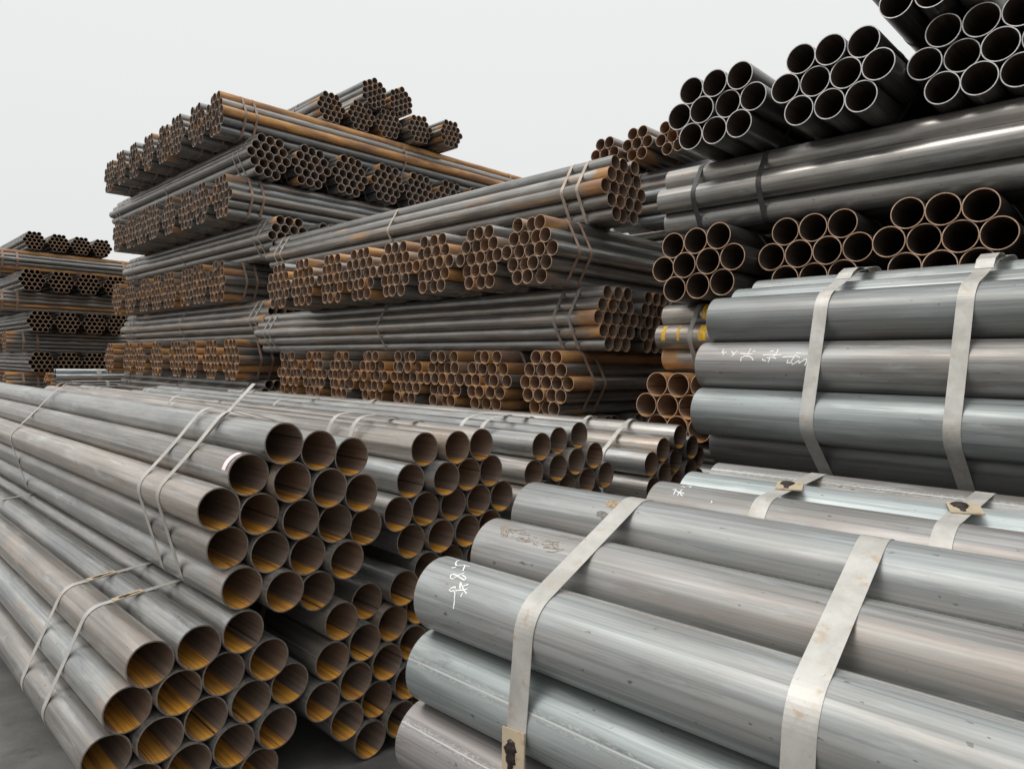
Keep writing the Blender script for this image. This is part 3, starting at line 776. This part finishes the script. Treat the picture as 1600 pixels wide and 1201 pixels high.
# sticker on the leaning bundle
xa, aa = on_pipe(L2, (1, 0), 345.5, 733); xb, ab = on_pipe(L2, (1, 0), 353.5, 732); xc, ac = on_pipe(L2, (1, 0), 373, 706.5)
x_lo, x_hi = min(xa, xb), max(xa, xb)
stk = patch_on_pipe(L2, (1, 0), x_lo, x_hi, aa, ac, M_STICK, 'sticker')
for x0, x1 in ((x_lo, x_lo+0.003), (x_hi-0.003, x_hi)):
    vs = patch_on_pipe(L2, (1, 0), x0, x1, aa, ac, M_RED, 'tmp', 0.0012)
    me = vs.data; base = stk.data
    v0 = [tuple(q.co) for q in base.vertices]; f0 = [tuple(p.vertices) for p in base.polygons]; i0 = [p.material_index for p in base.polygons]
    nb = len(v0)
    stk.data = mesh('sticker', v0 + [tuple(q.co) for q in me.vertices], f0 + [tuple(i+nb for i in p.vertices) for p in me.polygons], [M_STICK, M_RED], i0 + [1]*len(me.polygons))
    bpy.data.objects.remove(vs)
# yellow paint on the low crosswise bundle of the right stack
RH1 = BUNDLES['RH1_0']
for (p0, p1, q) in ((1034, 1040, (1, 0)), (1058, 1062, (1, 0)), (1098, 1106, (0, 0)), (1092, 1104, (1, 0))):
    x0, _ = on_pipe(RH1, q, p0, 535 if q[0] else 500); x1, _ = on_pipe(RH1, q, p1, 535 if q[0] else 500)
    patch_on_pipe(RH1, q, min(x0, x1), max(x0, x1), R_(120), R_(200), M_YEL, 'paint_mark')
# lifted strap tails
def tail(b, si, pts, name='strap_tail', width=None):
    st = b['straps'][si]
    return strip(name, pts, width or 0.03, st.data.materials[0], st)

M_MUD = simple('dried_mud', (0.30, 0.215, 0.135), 0.1, 0.7, 120, 0.35)
M_OIL = simple('dull_stain', (0.165, 0.158, 0.14), 0.2, 0.6, 120, 0.3)
M_SCUFF = simple('scuff_brown', (0.27, 0.215, 0.165), 0.2, 0.6, 150, 0.4)
def blob_on_pipe(b, rc, poly, mat, name):
    """photo-pixel outline -> thin irregular stain lying on the pipe"""
    R = b['d']/2 + 0.0005
    out = []
    n_ = len(poly)
    for i in range(n_):
        a, c = poly[i], poly[(i+1) % n_]
        for j in range(5):
            t = j/5; out.append((a[0]+(c[0]-a[0])*t + random.uniform(-.45, .45), a[1]+(c[1]-a[1])*t + random.uniform(-.35, .35)))
    cx = sum(p[0] for p in out)/len(out); cy = sum(p[1] for p in out)/len(out)
    rings = 5; v, f = [], []
    for k in range(rings+1):
        for p in out:
            x, a = on_pipe(b, rc, cx + (p[0]-cx)*k/rings, cy + (p[1]-cy)*k/rings)
            v.append((x, R*math.cos(a), R*math.sin(a)))
    m_ = len(out)
    for k in range(rings):
        for i in range(m_):
            j = (i+1) % m_
            f.append((k*m_+i, k*m_+j, (k+1)*m_+j, (k+1)*m_+i))
    o = link(bpy.data.objects.new(name, mesh(name, v, f, [mat]))); o.parent = b['pipes'][rc]
    return o
def PX(x0, y0, k, pts): return [(x0 + x/k, y0 + y/k) for x, y in pts]
blob_on_pipe(R1, (0, 2), PX(900, 770, 16, [(730,260),(800,210),(900,180),(1020,200),(1150,220),(1280,270),(1230,370),(1130,430),(1020,410),(960,370),(880,400),(850,350),(780,350)]), M_MUD, 'mud_stain')
blob_on_pipe(R1, (0, 2), PX(900, 770, 16, [(510,470),(630,440),(740,470),(830,540),(950,540),(860,610),(760,660),(650,680),(590,590),(515,570)]), M_OIL, 'dull_stain')
rs = random.Random(5)
sc_ = []
for i in range(26):
    a_ = (rs.uniform(440, 1100), 0); y_ = 300 + (a_[0]-440)*0.36 + rs.uniform(-45, 45); l_ = rs.uniform(15, 70)
    sc_.append([(a_[0], y_), (a_[0]+l_*.5, y_+l_*.12+rs.uniform(-5, 5)), (a_[0]+l_, y_+l_*.2)])
for i in range(12):
    x_ = 1080 + i*26; sc_.append([(x_, 385+i*5+rs.uniform(-8, 8)), (x_+22, 350+i*6+rs.uniform(-8, 8))])
for i in range(9): sc_.append([(335+i*13, 262+rs.uniform(-25, 25)), (345+i*11+rs.uniform(-15, 15), 320), (352+i*9+rs.uniform(-20, 20), 380+rs.uniform(-20, 12))])
for a, c in (((530,400),(700,412)),((540,432),(705,447)),((440,300),(650,300)),((560,345),(700,362)),((860,482),(1060,470)),((880,512),(1060,522)),((900,565),(1050,568)),((870,442),(1070,450)),((480,320),(500,345)),((470,385),(500,375)),((730,410),(760,470)),((740,480),(800,500)),((870,520),(1060,545)),((600,410),(720,440))):
    mid_ = ((a[0]+c[0])/2 + rs.uniform(-10, 10), (a[1]+c[1])/2 + rs.uniform(-9, 9)); sc_.append([a, mid_, c])
ribbon_on_pipe(R1, (0, 1), S(740, 790, 8, sc_), 0.0022, M_SCUFF, 'scuff_mark')
# lifted tail of the first strap on the leaning bundle, folded ends on the high bundle's straps
d_ = L2['d']; p0 = (1.5*d_ + 0.433*d_ + 0.003, 0.866*d_ + 0.25*d_ + 0.002)
tail(L2, 0, [(0.0, p0[0] - 0.5*t*d_, p0[1] + 0.866*t*d_) for t in (0, .4, .8, 1.2, 1.6, 2.0, 2.35)])
for si, e in ((0, 0.0), (1, 0.01)):
    d_ = R3['d']; y0, z0 = -0.25*d_, 1.7322*d_ + 0.5*d_ + 0.022
    tail(R3, si, [(0, y0-0.02, z0+0.004), (0, y0+0.02, z0+0.024+e), (0, y0+0.08, z0+0.034+e), (0, y0+0.13, z0+0.026+e), (0, y0+0.17, z0+0.004+e)], 'strap_tail', 0.064)
